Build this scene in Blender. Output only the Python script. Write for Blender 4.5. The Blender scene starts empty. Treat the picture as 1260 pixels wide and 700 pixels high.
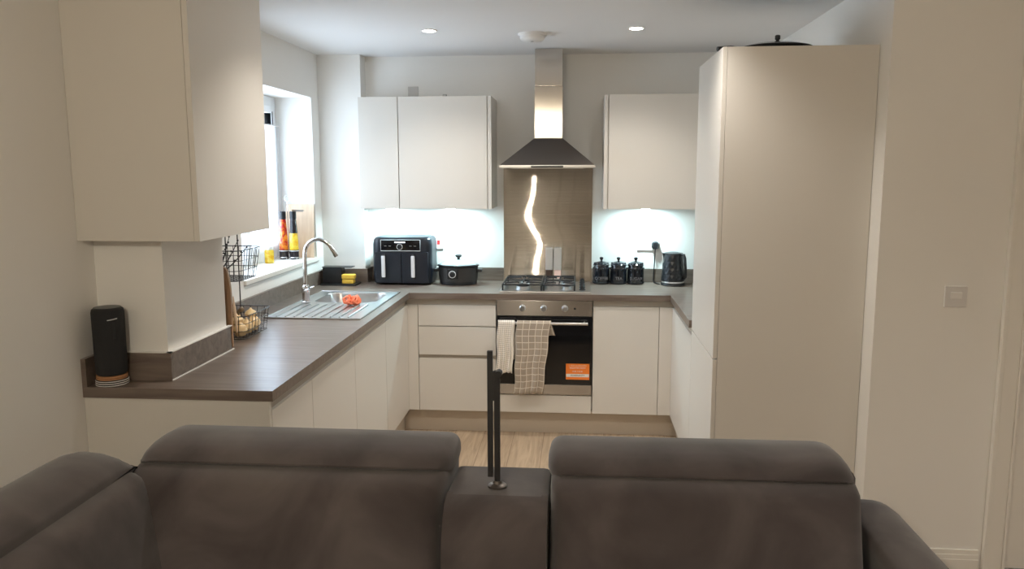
import bpy, bmesh, math, random
from mathutils import Vector, Matrix
R = math.radians
random.seed(7)
scene = bpy.context.scene
col = scene.collection
WORLD = {}

# ------------------------------------------------------------------ materials
def mat(name):
    m = bpy.data.materials.new(name); m.use_nodes = True
    return m, m.node_tree, m.node_tree.nodes['Principled BSDF']

def setp(b, **k):
    for n, v in k.items():
        b.inputs[n.replace('_', ' ')].default_value = v

def plain(name, c, rough=.5, metal=0, spec=.5, bump=0, bscale=300, coat=0):
    m, t, b = mat(name)
    setp(b, Base_Color=(*c, 1), Roughness=rough, Metallic=metal)
    b.inputs['Specular IOR Level'].default_value = spec
    b.inputs['Coat Weight'].default_value = coat
    if bump:
        tc = t.nodes.new('ShaderNodeTexCoord'); n = t.nodes.new('ShaderNodeTexNoise'); bp = t.nodes.new('ShaderNodeBump')
        n.inputs['Scale'].default_value = bscale; n.inputs['Detail'].default_value = 3
        bp.inputs['Strength'].default_value = bump; bp.inputs['Distance'].default_value = .002
        t.links.new(tc.outputs['Object'], n.inputs['Vector']); t.links.new(n.outputs['Fac'], bp.inputs['Height'])
        t.links.new(bp.outputs['Normal'], b.inputs['Normal'])
    return m

def noisy(name, stops, scale=(1, 1, 1), nscale=5, detail=4, rough=.6, bump=0, spec=.5, distort=0, nrough=.5):
    m, t, b = mat(name)
    tc = t.nodes.new('ShaderNodeTexCoord'); mp = t.nodes.new('ShaderNodeMapping'); n = t.nodes.new('ShaderNodeTexNoise'); r = t.nodes.new('ShaderNodeValToRGB')
    mp.inputs['Scale'].default_value = scale
    n.inputs['Scale'].default_value = nscale; n.inputs['Detail'].default_value = detail; n.inputs['Distortion'].default_value = distort
    n.inputs['Roughness'].default_value = nrough
    el = r.color_ramp.elements
    while len(el) < len(stops): el.new(.5)
    for e, (p, c) in zip(el, stops): e.position = p; e.color = (*c, 1)
    t.links.new(tc.outputs['Object'], mp.inputs['Vector']); t.links.new(mp.outputs['Vector'], n.inputs['Vector'])
    t.links.new(n.outputs['Fac'], r.inputs['Fac']); t.links.new(r.outputs['Color'], b.inputs['Base Color'])
    setp(b, Roughness=rough); b.inputs['Specular IOR Level'].default_value = spec
    if bump:
        bp = t.nodes.new('ShaderNodeBump'); bp.inputs['Strength'].default_value = bump; bp.inputs['Distance'].default_value = .003
        t.links.new(n.outputs['Fac'], bp.inputs['Height']); t.links.new(bp.outputs['Normal'], b.inputs['Normal'])
    return m

def steel(name, c, rough, aniso, tangent, brush=None, strength=.1, dist=.001):
    """brushed steel; tangent is the world axis along which highlights spread"""
    m, t, b = mat(name)
    setp(b, Base_Color=(*c, 1), Roughness=rough, Metallic=1.0)
    b.inputs['Anisotropic'].default_value = aniso
    cx = t.nodes.new('ShaderNodeCombineXYZ')
    for i in range(3): cx.inputs[i].default_value = tangent[i]
    t.links.new(cx.outputs[0], b.inputs['Tangent'])
    if brush:
        tc = t.nodes.new('ShaderNodeTexCoord'); mp = t.nodes.new('ShaderNodeMapping'); n = t.nodes.new('ShaderNodeTexNoise'); bp = t.nodes.new('ShaderNodeBump')
        mp.inputs['Scale'].default_value = brush; n.inputs['Scale'].default_value = 1; n.inputs['Detail'].default_value = 2
        bp.inputs['Strength'].default_value = strength; bp.inputs['Distance'].default_value = dist
        t.links.new(tc.outputs['Object'], mp.inputs['Vector']); t.links.new(mp.outputs['Vector'], n.inputs['Vector'])
        t.links.new(n.outputs['Fac'], bp.inputs['Height']); t.links.new(bp.outputs['Normal'], b.inputs['Normal'])
    return m

def glow(name, c, s):
    m, t, b = mat(name)
    setp(b, Base_Color=(.8, .8, .8, 1)); b.inputs['Emission Color'].default_value = (*c, 1); b.inputs['Emission Strength'].default_value = s
    return m

def glassy(name, c=(1, 1, 1), ior=1.45):
    m = bpy.data.materials.new(name); m.use_nodes = True; t = m.node_tree; t.nodes.clear()
    o = t.nodes.new('ShaderNodeOutputMaterial'); mx = t.nodes.new('ShaderNodeMixShader'); tr = t.nodes.new('ShaderNodeBsdfTransparent'); g = t.nodes.new('ShaderNodeBsdfGlossy')
    fr = t.nodes.new('ShaderNodeFresnel'); fr.inputs['IOR'].default_value = ior
    tr.inputs['Color'].default_value = (*c, 1); g.inputs['Roughness'].default_value = .03
    ge = t.nodes.new('ShaderNodeNewGeometry'); iv = t.nodes.new('ShaderNodeMath'); iv.operation = 'SUBTRACT'; iv.inputs[0].default_value = 1
    ml = t.nodes.new('ShaderNodeMath'); ml.operation = 'MULTIPLY'     # the pane mirrors on its outer faces only
    t.links.new(ge.outputs['Backfacing'], iv.inputs[1]); t.links.new(fr.outputs[0], ml.inputs[0]); t.links.new(iv.outputs[0], ml.inputs[1])
    t.links.new(ml.outputs[0], mx.inputs[0]); t.links.new(tr.outputs[0], mx.inputs[1]); t.links.new(g.outputs[0], mx.inputs[2]); t.links.new(mx.outputs[0], o.inputs[0])
    return m

def net():
    m = bpy.data.materials.new('sheer net'); m.use_nodes = True; t = m.node_tree; t.nodes.clear()
    o = t.nodes.new('ShaderNodeOutputMaterial'); a = t.nodes.new('ShaderNodeMixShader'); b = t.nodes.new('ShaderNodeMixShader')
    tr = t.nodes.new('ShaderNodeBsdfTransparent'); tl = t.nodes.new('ShaderNodeBsdfTranslucent'); d = t.nodes.new('ShaderNodeBsdfDiffuse')
    tl.inputs['Color'].default_value = (.95, .97, 1, 1); d.inputs['Color'].default_value = (.92, .94, .96, 1)
    a.inputs[0].default_value = .4; b.inputs[0].default_value = .45
    t.links.new(tl.outputs[0], a.inputs[1]); t.links.new(d.outputs[0], a.inputs[2])
    t.links.new(tr.outputs[0], b.inputs[1]); t.links.new(a.outputs[0], b.inputs[2]); t.links.new(b.outputs[0], o.inputs[0])
    return m

def floor_mat():
    m, t, b = mat('oak laminate planks')
    tc = t.nodes.new('ShaderNodeTexCoord'); mp = t.nodes.new('ShaderNodeMapping'); br = t.nodes.new('ShaderNodeTexBrick')
    mp.inputs['Rotation'].default_value = (0, 0, R(90))
    t.links.new(tc.outputs['Object'], mp.inputs['Vector']); t.links.new(mp.outputs['Vector'], br.inputs['Vector'])
    br.inputs['Scale'].default_value = 1; br.inputs['Brick Width'].default_value = 1.2; br.inputs['Row Height'].default_value = .19
    br.inputs['Mortar Size'].default_value = .0015; br.inputs['Color1'].default_value = (.50, .385, .27, 1); br.inputs['Color2'].default_value = (.42, .315, .215, 1)
    br.inputs['Mortar'].default_value = (.2, .13, .08, 1)
    mp2 = t.nodes.new('ShaderNodeMapping'); mp2.inputs['Scale'].default_value = (22, 1.6, 1); n = t.nodes.new('ShaderNodeTexNoise'); n.inputs['Scale'].default_value = 1.5; n.inputs['Detail'].default_value = 6; n.inputs['Distortion'].default_value = 1.2
    t.links.new(tc.outputs['Object'], mp2.inputs['Vector']); t.links.new(mp2.outputs['Vector'], n.inputs['Vector'])
    rp = t.nodes.new('ShaderNodeValToRGB'); rp.color_ramp.elements[0].position = .3; rp.color_ramp.elements[0].color = (.55, .5, .45, 1); rp.color_ramp.elements[1].position = .7; rp.color_ramp.elements[1].color = (1.1, 1.1, 1.1, 1)
    t.links.new(n.outputs['Fac'], rp.inputs['Fac'])
    mx = t.nodes.new('ShaderNodeMix'); mx.data_type = 'RGBA'; mx.blend_type = 'MULTIPLY'; mx.inputs[0].default_value = .7
    t.links.new(br.outputs['Color'], mx.inputs[6]); t.links.new(rp.outputs['Color'], mx.inputs[7]); t.links.new(mx.outputs[2], b.inputs['Base Color'])
    setp(b, Roughness=.45)
    return m

def check_mat():
    m, t, b = mat('taupe checked towelling')
    tc = t.nodes.new('ShaderNodeTexCoord'); br = t.nodes.new('ShaderNodeTexBrick')
    t.links.new(tc.outputs['UV'], br.inputs['Vector'])
    br.offset = 0; br.inputs['Scale'].default_value = 1; br.inputs['Brick Width'].default_value = .041; br.inputs['Row Height'].default_value = .041
    br.inputs['Mortar Size'].default_value = .0026; br.inputs['Mortar Smooth'].default_value = .3
    br.inputs['Color1'].default_value = (.40, .33, .26, 1); br.inputs['Color2'].default_value = (.36, .30, .24, 1); br.inputs['Mortar'].default_value = (.72, .64, .54, 1)
    t.links.new(br.outputs['Color'], b.inputs['Base Color']); setp(b, Roughness=.95)
    n = t.nodes.new('ShaderNodeTexNoise'); n.inputs['Scale'].default_value = 400; bp = t.nodes.new('ShaderNodeBump'); bp.inputs['Strength'].default_value = .4; bp.inputs['Distance'].default_value = .002
    t.links.new(tc.outputs['UV'], n.inputs['Vector']); t.links.new(n.outputs['Fac'], bp.inputs['Height']); t.links.new(bp.outputs['Normal'], b.inputs['Normal'])
    return m

def waffle_mat():
    m, t, b = mat('cream waffle towelling')
    tc = t.nodes.new('ShaderNodeTexCoord'); mp = t.nodes.new('ShaderNodeMapping'); mp.inputs['Rotation'].default_value = (0, 0, R(45))
    ck = t.nodes.new('ShaderNodeTexChecker'); ck.inputs['Scale'].default_value = 110
    ck.inputs['Color1'].default_value = (.86, .80, .72, 1); ck.inputs['Color2'].default_value = (.58, .53, .46, 1)
    sx = t.nodes.new('ShaderNodeSeparateXYZ'); gt = t.nodes.new('ShaderNodeMath'); gt.operation = 'GREATER_THAN'; gt.inputs[1].default_value = .088
    lt = t.nodes.new('ShaderNodeMath'); lt.operation = 'LESS_THAN'; lt.inputs[1].default_value = -.30; mxm = t.nodes.new('ShaderNodeMath'); mxm.operation = 'MAXIMUM'
    mx = t.nodes.new('ShaderNodeMix'); mx.data_type = 'RGBA'; mx.inputs[7].default_value = (.82, .77, .69, 1)
    t.links.new(tc.outputs['UV'], mp.inputs['Vector']); t.links.new(mp.outputs['Vector'], ck.inputs['Vector']); t.links.new(tc.outputs['UV'], sx.inputs[0])
    t.links.new(sx.outputs[0], gt.inputs[0]); t.links.new(sx.outputs[1], lt.inputs[0]); t.links.new(gt.outputs[0], mxm.inputs[0]); t.links.new(lt.outputs[0], mxm.inputs[1])
    t.links.new(mxm.outputs[0], mx.inputs[0]); t.links.new(ck.outputs['Color'], mx.inputs[6]); t.links.new(mx.outputs[2], b.inputs['Base Color'])
    setp(b, Roughness=.95)
    return m

def oil_mat(name, c1, c2, scale=40):
    m = noisy(name, [(.42, c1), (.58, c2)], nscale=scale, rough=.12)
    m.node_tree.nodes['Principled BSDF'].inputs['Coat Weight'].default_value = .6
    m.node_tree.nodes['Principled BSDF'].inputs['Transmission Weight'].default_value = .25
    return m

WALL = plain('warm white wall paint', (.85, .83, .79), .7, bump=.04, bscale=120)
CEIL = plain('white ceiling paint', (.82, .81, .80), .8)
TRIMW = plain('white satin trim paint', (.82, .79, .73), .35)
UPVC = plain('white upvc', (.85, .87, .89), .3)
CAB = plain('cashmere matt cabinet board', (.69, .655, .60), .38, spec=.4)
CHAN = plain('taupe rail', (.42, .37, .31), .4)
PLIN = plain('taupe plinth board', (.50, .43, .345), .5)
TOPM = noisy('dark taupe oak laminate across', [(.3, (.118, .088, .070)), (.5, (.165, .127, .103)), (.72, (.21, .167, .138))], scale=(1.5, 16, 16), nscale=2.2, detail=7, rough=.3, distort=.8, bump=.03)
OAK = floor_mat()
STEELV = steel('brushed steel sheet', (.52, .485, .44), .035, 0, (0, 0, 1))
STEELH = steel('brushed steel duct', (.56, .52, .47), .19, .9, (1, 0, 0))
STEELC = plain('dark steel and dimmed canopy', (.17, .15, .135), .42, 1)  # on the hood canopy the dark base colour stands in for its dim reflection
STEELO = steel('brushed steel fascia', (.47, .44, .41), .22, .95, (0, 0, 1))
STEELS = plain('satin steel', (.62, .62, .62), .28, 1)
CHROME = plain('chrome', (.75, .75, .76), .08, 1)
BLACKG = plain('black glass', (.008, .008, .009), .06)
BLACKP = plain('black plastic', (.012, .013, .015), .35)
BLACKM = plain('matt black metal', (.012, .012, .013), .5)
WIRE = plain('black coated wire', (.035, .03, .028), .45)
NAVY = plain('blue black plastic', (.009, .013, .021), .33)
CERAM = plain('black glazed ceramic', (.008, .010, .014), .12, coat=.5)
SOFA = noisy('dark taupe brushed suede', [(.30, (.040, .032, .031)), (.5, (.066, .054, .052)), (.70, (.100, .085, .080))], nscale=4.5, detail=6, rough=.9, spec=.2, distort=.5)
SOFA.node_tree.nodes['Principled BSDF'].inputs['Sheen Weight'].default_value = .25
SOFA.node_tree.nodes['Principled BSDF'].inputs['Sheen Roughness'].default_value = .5
WHITEP = plain('white plastic', (.82, .80, .77), .3)
GREYP = plain('grey plastic', (.45, .43, .41), .5)
WOOD = noisy('pale beech', [(.3, (.62, .45, .30)), (.7, (.76, .60, .44))], scale=(14, 14, 1.2), nscale=3, detail=4, rough=.5)
WOODD = noisy('warm brown wood', [(.3, (.26, .14, .07)), (.7, (.42, .25, .13))], scale=(14, 14, 1.5), nscale=3, detail=4, rough=.5)
GLASS = glassy('clear glass', (1, 1, 1), 1.2); LIDG = plain('lid glass with painted glare', (.36, .41, .42), .08, coat=.5)  # lid: pale opaque colour stands in for glare reflected in the glass
NET = net()
ORANGE = plain('orange sticker', (.90, .23, .03), .4)
PAPER = plain('white paper', (.85, .82, .78), .6)
INK = plain('dark ink', (.02, .02, .03), .6)
PALETXT = plain('pale printed ink', (.85, .66, .50), .6)
SILVER = plain('silver trim', (.86, .87, .88), .4, .6)
SPONGE = plain('yellow sponge', (.74, .47, .06), .95, bump=.5, bscale=250)
CORAL = plain('coral scouring mesh', (.95, .26, .13), .6)
RED = plain('red rocker', (.7, .03, .03), .3)
SPKR = plain('black speaker cloth', (.016, .016, .017), .85, bump=.6, bscale=700)
TAN = plain('tan cork', (.42, .2, .09), .7)
MILLCLEAR = plain('brown peppercorns', (.06, .035, .025), .3, bump=1, bscale=250)
PINK = plain('pink salt crystals', (.80, .55, .47), .4, bump=1, bscale=250)
ONION = noisy('pale onion skin', [(.3, (.72, .47, .2)), (.7, (.88, .70, .42))], nscale=18, rough=.4)
BAGM = plain('brown paper twist', (.26, .19, .12), .8)
SLOW = plain('dark grey enamel', (.05, .048, .047), .3, .4)

# ------------------------------------------------------------------ mesh builder
class MB:
    def __init__(s): s.bm = bmesh.new()
    def merge(s, b):
        me = bpy.data.meshes.new('tmp'); b.to_mesh(me); b.free(); s.bm.from_mesh(me); bpy.data.meshes.remove(me); return s
    def box(s, x0, x1, y0, y1, z0, z1, bev=0, seg=2):
        b = bmesh.new(); bmesh.ops.create_cube(b, size=1)
        for v in b.verts: v.co = Vector(((x0 + x1) / 2 + v.co.x * (x1 - x0), (y0 + y1) / 2 + v.co.y * (y1 - y0), (z0 + z1) / 2 + v.co.z * (z1 - z0)))
        if bev: bmesh.ops.bevel(b, geom=b.edges[:], offset=bev, segments=seg, affect='EDGES', profile=.6)
        return s.merge(b)
    def loft(s, loops, cap0=True, cap1=True, close=False):
        b = s.bm; L = [[b.verts.new(p) for p in l] for l in loops]; n = len(L[0])
        pairs = list(zip(L, L[1:])) + ([(L[-1], L[0])] if close else [])
        for a, c in pairs:
            for i in range(n):
                j = (i + 1) % n; b.faces.new((a[i], a[j], c[j], c[i]))
        if not close:
            if cap0: b.faces.new(L[0][::-1])
            if cap1: b.faces.new(L[-1])
        return s
    def lathe(s, c, prof, seg=24, sx=1, sy=1, cap=True):
        c = Vector(c)
        return s.loft([[c + Vector((r * sx * math.cos(2 * math.pi * i / seg), r * sy * math.sin(2 * math.pi * i / seg), z)) for i in range(seg)] for r, z in prof], cap, cap)
    def tube(s, pts, r, seg=8, closed=False, radii=None):
        pts = [Vector(p) for p in pts]; n = len(pts); loops = []; up = None
        for i, p in enumerate(pts):
            if closed: t = (pts[(i + 1) % n] - pts[i - 1]).normalized()
            else: t = (pts[min(i + 1, n - 1)] - pts[max(i - 1, 0)]).normalized()
            if up is None:
                up = t.orthogonal().normalized()
            else:
                up = (up - t * up.dot(t)); up = up.normalized() if up.length > 1e-6 else t.orthogonal().normalized()
            w = t.cross(up); rr = radii[i] if radii else r
            loops.append([p + (up * math.cos(2 * math.pi * k / seg) + w * math.sin(2 * math.pi * k / seg)) * rr for k in range(seg)])
        return s.loft(loops, close=closed)
    def cyl(s, a, b, r, seg=16, r2=None):
        return s.tube([a, b], r, seg, radii=[r, r if r2 is None else r2])
    def ball(s, c, r, sx=1, sy=1, sz=1, seg=12):
        b = bmesh.new(); bmesh.ops.create_uvsphere(b, u_segments=seg, v_segments=max(6, seg * 2 // 3), radius=r)
        for v in b.verts: v.co = Vector(c) + Vector((v.co.x * sx, v.co.y * sy, v.co.z * sz))
        return s.merge(b)
    def build(s, name, m, parent=None, origin=None, smooth=True, ang=35):
        bmesh.ops.remove_doubles(s.bm, verts=s.bm.verts, dist=1e-6)
        bmesh.ops.recalc_face_normals(s.bm, faces=s.bm.faces)
        off = WORLD[parent.name] if parent else Vector(origin or (0, 0, 0))
        for v in s.bm.verts: v.co -= off
        me = bpy.data.meshes.new(name); s.bm.to_mesh(me); s.bm.free()
        for p in me.polygons: p.use_smooth = smooth
        if smooth: me.set_sharp_from_angle(angle=R(ang))
        me.materials.append(m)
        o = bpy.data.objects.new(name, me); col.objects.link(o)
        if smooth:
            wn = o.modifiers.new('face weighted normals', 'WEIGHTED_NORMAL'); wn.keep_sharp = True; wn.weight = 60
        if parent: o.parent = parent
        else: o.location = off
        WORLD[o.name] = off.copy()
        return o

def tag(o, label=None, cat=None, group=None, kind=None):
    for k, v in (('label', label), ('category', cat), ('group', group), ('kind', kind)):
        if v: o[k] = v
    return o

def thing(name, loc, label, cat, group=None, kind=None):
    o = bpy.data.objects.new(name, None); col.objects.link(o); o.location = loc; o.empty_display_size = .1
    WORLD[o.name] = Vector(loc)
    return tag(o, label, cat, group, kind)

def structure(name, mb, m, label, cat):
    return tag(mb.build(name, m, smooth=False), label, cat, None, 'structure')

def text(name, body, size, loc, m, parent, rot=(R(90), 0, 0), width=None):
    c = bpy.data.curves.new(name, 'FONT'); c.body = body; c.size = size; c.align_x = 'CENTER'; c.align_y = 'CENTER'; c.extrude = .0004
    c.materials.append(m)
    tmp = bpy.data.objects.new('tmp', c); col.objects.link(tmp)
    me = bpy.data.meshes.new_from_object(tmp.evaluated_get(bpy.context.evaluated_depsgraph_get()))
    bpy.data.objects.remove(tmp); bpy.data.curves.remove(c)
    me.name = name
    if not me.materials: me.materials.append(m)
    o = bpy.data.objects.new(name, me); col.objects.link(o); o.parent = parent
    o.location = Vector(loc) - WORLD[parent.name]; o.rotation_euler = rot
    return o

def rrect(cx, cy, w, h, r, n=5):
    P = []
    for k, (sx, sy) in enumerate(((1, 1), (-1, 1), (-1, -1), (1, -1))):
        for i in range(n + 1):
            a = math.pi / 2 * (k + i / n)
            P.append((cx + sx * (w / 2 - r) + r * math.cos(a), cy + sy * (h / 2 - r) + r * math.sin(a)))
    return P

def pillow(mb, outline, axis, slices):
    """outline: convex 2-D polygon; slices: (depth, inset); axis 'y': outline is (x,z), axis 'x': outline is (y,z)"""
    us = [p[0] for p in outline]; ws = [p[1] for p in outline]
    cu, cw, hu, hw = (min(us) + max(us)) / 2, (min(ws) + max(ws)) / 2, (max(us) - min(us)) / 2, (max(ws) - min(ws)) / 2
    loops = []
    for d, ins in slices:
        ku, kw = max(.02, (hu - ins) / hu), max(.02, (hw - min(ins, hw * .97)) / hw); l = []
        for p in outline:
            a, c = cu + (p[0] - cu) * ku, cw + (p[1] - cw) * kw
            l.append((a, d, c) if axis == 'y' else (d, a, c))
        loops.append(l)
    return mb.loft(loops)

def dense(poly, step=.03):
    out = []
    for i in range(len(poly)):
        a = Vector(poly[i]); b = Vector(poly[(i + 1) % len(poly)]); k = max(1, int((b - a).length / step))
        out += [tuple(a.lerp(b, j / k)) for j in range(k)]
    return out

def round_poly(poly, radii, n=6):
    out = []; N = len(poly)
    for i in range(N):
        p = Vector(poly[i]); a = Vector(poly[i - 1]); b = Vector(poly[(i + 1) % N]); r = radii[i]
        if r <= 0: out.append(tuple(p)); continue
        u = (a - p).normalized(); v = (b - p).normalized(); t = r
        s0 = p + u * t; s1 = p + v * t
        for k in range(n + 1):
            f = k / n; out.append(tuple(s0.lerp(p, f).lerp(p.lerp(s1, f), f)))
    return out

# ------------------------------------------------------------------ room shell
XW, XR, HC = -1.546, 1.408, 2.435
YF = -2.19          # wall with the switch and the door
YE, XE = -8.2, 3.7  # living room
ZW = .91

structure('floor', MB().box(-1.85, 3.9, -8.4, .2, -.1, 0), OAK, 'oak plank floor running through the kitchen', 'floor')
structure('ceiling', MB().box(-1.85, 3.9, -8.4, .2, HC, HC + .1), CEIL, 'white ceiling with recessed spotlights', 'ceiling')
w = MB(); WY0, WY1, WZ0, WZ1 = -1.46, -.27, 1.095, 2.145
w.box(-1.846, XW, YE, WY0, 0, HC).box(-1.846, XW, WY1, .2, 0, HC).box(-1.846, XW, WY0, WY1, 0, WZ0).box(-1.846, XW, WY0, WY1, WZ1, HC)
structure('wall_left', w, WALL, 'side wall with the kitchen window', 'wall')
structure('wall_back', MB().box(XW, 1.6, 0, .2, 0, HC), WALL, 'wall behind the hob and the cooker hood', 'wall')
w = MB().box(XR, 1.6, YF, 0, 0, HC).box(1.6, 1.985, YF, -2.03, 0, HC).box(1.985, 2.765, YF, -2.03, 2.03, HC).box(2.765, 3.9, YF, -2.03, 0, HC)
structure('wall_right', w, WALL, 'wall beside the tall cabinet, with the switch and the door', 'wall')
structure('wall_far_right', MB().box(XE, 3.9, YE, YF, 0, HC), WALL, 'side wall of the living room', 'wall')
structure('wall_front', MB().box(-1.846, 3.9, YE - .2, YE, 0, HC), WALL, 'end wall of the living room', 'wall')
structure('wall_pier', MB().box(XW, -1.2885, -2.7395, -2.2505, ZW + .0005, 1.428), WALL, 'boxed pier under the nearer wall cabinet', 'wall')
structure('wall_corner', MB().box(XW, -1.2525, -.1295, 0, ZW + .0005, HC), WALL, 'boxed corner beside the window', 'wall')
b = MB().box(1.43, 1.885, YF - .014, YF, 0, .055).box(1.43, 1.885, YF - .011, YF, .055, .075).box(1.43, 1.885, YF - .007, YF, .075, .095)
structure('baseboard_right', b, TRIMW, 'white stepped skirting board under the switch', 'skirting board')
# window
wd = thing('window_1', (-1.80, (WY0 + WY1) / 2, WZ0), 'white framed kitchen window over the sink', 'window', kind='structure')
f = MB(); xa, xb = -1.846, -1.79
for (a, b_, c, d) in ((WY0, WY0 + .06, WZ0, WZ1), (WY1 - .06, WY1, WZ0, WZ1), (WY0 + .06, WY1 - .06, WZ0, WZ0 + .06), (WY0 + .06, WY1 - .06, WZ1 - .06, WZ1), (-.89, -.83, WZ0 + .06, WZ1 - .06)):
    f.box(xa, xb, a, b_, c, d, .006)
f.build('window_frame', UPVC, wd)
f = MB()
for (a, b_, c, d) in ((-.83, -.785, WZ0 + .06, WZ1 - .06), (WY1 - .105, WY1 - .06, WZ0 + .06, WZ1 - .06), (-.785, WY1 - .105, WZ0 + .06, WZ0 + .105), (-.785, WY1 - .105, WZ1 - .105, WZ1 - .06)):
    f.box(-1.835, -1.778, a, b_, c, d, .006)
f.build('window_sash', UPVC, wd)
f = MB(); f.box(-1.779, -1.774, -.366, -.360, 1.965, 2.05, .001); f.build('window_gasket', BLACKP, wd)
MB().box(-1.822, -1.814, WY0 + .05, WY1 - .05, WZ0 + .05, WZ1 - .05).build('window_pane', GLASS, wd)
structure('trim_2', MB().box(-1.545, -1.532, WY0, WY1, WZ0 - .027, WZ0 - .0225), GREYP, 'thin grey strip under the window sill', 'trim')  # grey strip below the front edge of the sill
structure('trim_1', MB().box(-1.79, -1.530, WY0, WY1, WZ0 - .022, WZ0 + .003, .003), TRIMW, 'white window sill board over the sink', 'window sill')
# door
d = thing('door_1', (2.37, YF, 0), 'white panelled door beside the switch', 'door', kind='structure')
f = MB()
for x0, x1, z0, z1 in ((1.898, 1.985, 0, 2.115), (2.765, 2.852, 0, 2.115), (1.985, 2.765, 2.03, 2.115)):
    f.box(x0, x1, YF - .018, YF, z0, z1, .005)
for x0, x1, z0, z1 in ((1.898, 1.915, 0, 2.1), (1.985 - .012, 1.985, 0, 2.03)):
    f.box(x0, x1, YF - .026, YF - .01, z0, z1, .004)
f.build('door_frame', TRIMW, d)
f = MB().box(1.988, 2.762, YF + .03, YF + .07, .005, 2.028)
for x0, x1, z0, z1 in ((2.10, 2.34, .2, .85), (2.42, 2.66, .2, .85), (2.10, 2.34, 1.05, 1.9), (2.42, 2.66, 1.05, 1.9)):
    f.box(x0, x1, YF + .022, YF + .035, z0, z1, .008)
f.build('door_leaf', TRIMW, d, smooth=False)
h = MB().lathe((0, 0, 0), [(.026, 0), (.026, .008), (.010, .010), (.010, .035), (.022, .042), (.027, .055), (.022, .068), (.004, .073)], 20)
for v in h.bm.verts: v.co = Vector((2.045 + v.co.x, YF + .03 - v.co.z, .985 + v.co.y))
h.build('door_handle', CHROME, d)

# ------------------------------------------------------------------ worktop
wt = thing('worktop', (-.3, -.3, ZW), 'dark taupe oak effect worktop wrapping three sides of the kitchen', 'worktop')
z0, z1 = ZW - .038, ZW
SX0, SX1, SY0, SY1 = -1.40, -.925, -1.505, -.61      # hole under the sink
t = MB().box(XW, SX0, SY0, SY1, z0, z1).box(SX1, -.851, SY0, SY1, z0, z1).box(XW, -.851, -2.867, SY0, z0, z1).box(XW, -.851, SY1, 0, z0, z1)
t.box(-.851, .774, -.6, 0, z0, z1).box(.774, XR, -1.42, 0, z0, z1)
t.build('worktop_board', TOPM, wt, smooth=False)
u = MB(); zu = ZW + .102
u.box(XW, XW + .018, -2.867, -2.74, ZW, zu).box(XW, -1.27, -2.758, -2.74, ZW, zu).box(-1.288, -1.27, -2.74, -2.25, ZW, zu).box(XW, -1.288, -2.25, -2.232, ZW, zu)
u.box(XW, XW + .018, -2.232, -.148, ZW, zu - .01).box(XW, -1.234, -.148, -.13, ZW, zu - .01).box(-1.252, -1.234, -.13, 0, ZW, zu - .01)
u.box(-1.234, -.307, -.018, 0, ZW, zu - .01).box(.300, XR - .018, -.018, 0, ZW, zu - .01).box(XR - .018, XR, -1.42, 0, ZW, zu - .01)
u.build('upstand', TOPM, wt, smooth=False)
MB().box(-1.272, -1.266, -2.758, -2.232, ZW, ZW + .004).box(-1.288, -1.27, -2.758, -2.232, zu, zu + .003).box(XW + .018, -1.27, -2.758, -2.74, zu, zu + .003).build('sealant', WHITEP, wt)

# ------------------------------------------------------------------ base cabinets
FX, FY, GX = -.865, -.585, .788      # door faces: sink run, hob run, fridge run
DZ0, DZ1 = .147, .832
def side_cabinet(name, y0, y1, label, face, sgn, xback, end=False, group=None):
    """cabinet whose door faces +x (sgn=1) or -x (sgn=-1)"""
    r = thing(name, ((face + xback) / 2, (y0 + y1) / 2, 0), label, 'cabinet', group)
    a, b_ = sorted((xback, face - sgn * .02))
    ya = y0 + (.02 if end else 0)
    c = MB().box(a, b_, ya, y1, DZ0, .79); c.build('carcass', CAB, r, smooth=False)
    a, b_ = sorted((face - sgn * .019, face))
    MB().box(a, b_, ya + .0015, y1 - .0015, DZ0, DZ1, .0015).build('door', CAB, r)
    a, b_ = sorted((face - sgn * .05, face - sgn * .013))
    MB().box(a, b_, ya, y1, .833, .872).build('handle_channel', CHAN, r, smooth=False)
    if end: MB().box(XW + .001, face - .002, y0, y0 + .019, 0, .871, .001).build('end_panel', CAB, r)
    return r
side_cabinet('base_cabinet', -2.862, -2.415, 'base cabinet at the open end of the worktop, its end panel behind the sofa', FX, 1, XW + .002, True)
side_cabinet('base_cabinet', -2.415, -1.79, 'second base cabinet from the open end of the worktop', FX, 1, XW + .002)
side_cabinet('base_cabinet', -1.79, -1.17, 'base cabinet under the draining board', FX, 1, -.92)
side_cabinet('base_cabinet', -1.17, -.586, 'base cabinet under the sink bowl beside the drawers', FX, 1, -.92)
side_cabinet('base_cabinet', -1.418, -.586, 'base cabinet between the oven run and the tall cabinet', GX, -1, XR - .002)

r = thing('drawer_unit', (-.55, -.3, 0), 'three drawer unit between the sink run and the oven', 'drawers')
MB().box(-.80, -.303, -.565, -.02, DZ0, .8).build('carcass', CAB, r, smooth=False)
MB().box(-.883, -.801, FY, FY + .019, DZ0, DZ1, .001).build('corner_post', CAB, r, smooth=False)
for a, b_ in ((.699, DZ1), (.512, .693), (DZ0, .487)):
    MB().box(-.798, -.304, FY, FY + .019, a, b_, .0015).build('drawer', CAB, r)
MB().box(-.880, -.303, -.570, -.535, .833, .872).build('handle_channel', CHAN, r, smooth=False); MB().box(-.80, -.303, -.567, -.5655, .485, .515).build('handle_channel', CHAN, r, smooth=False)

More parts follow.
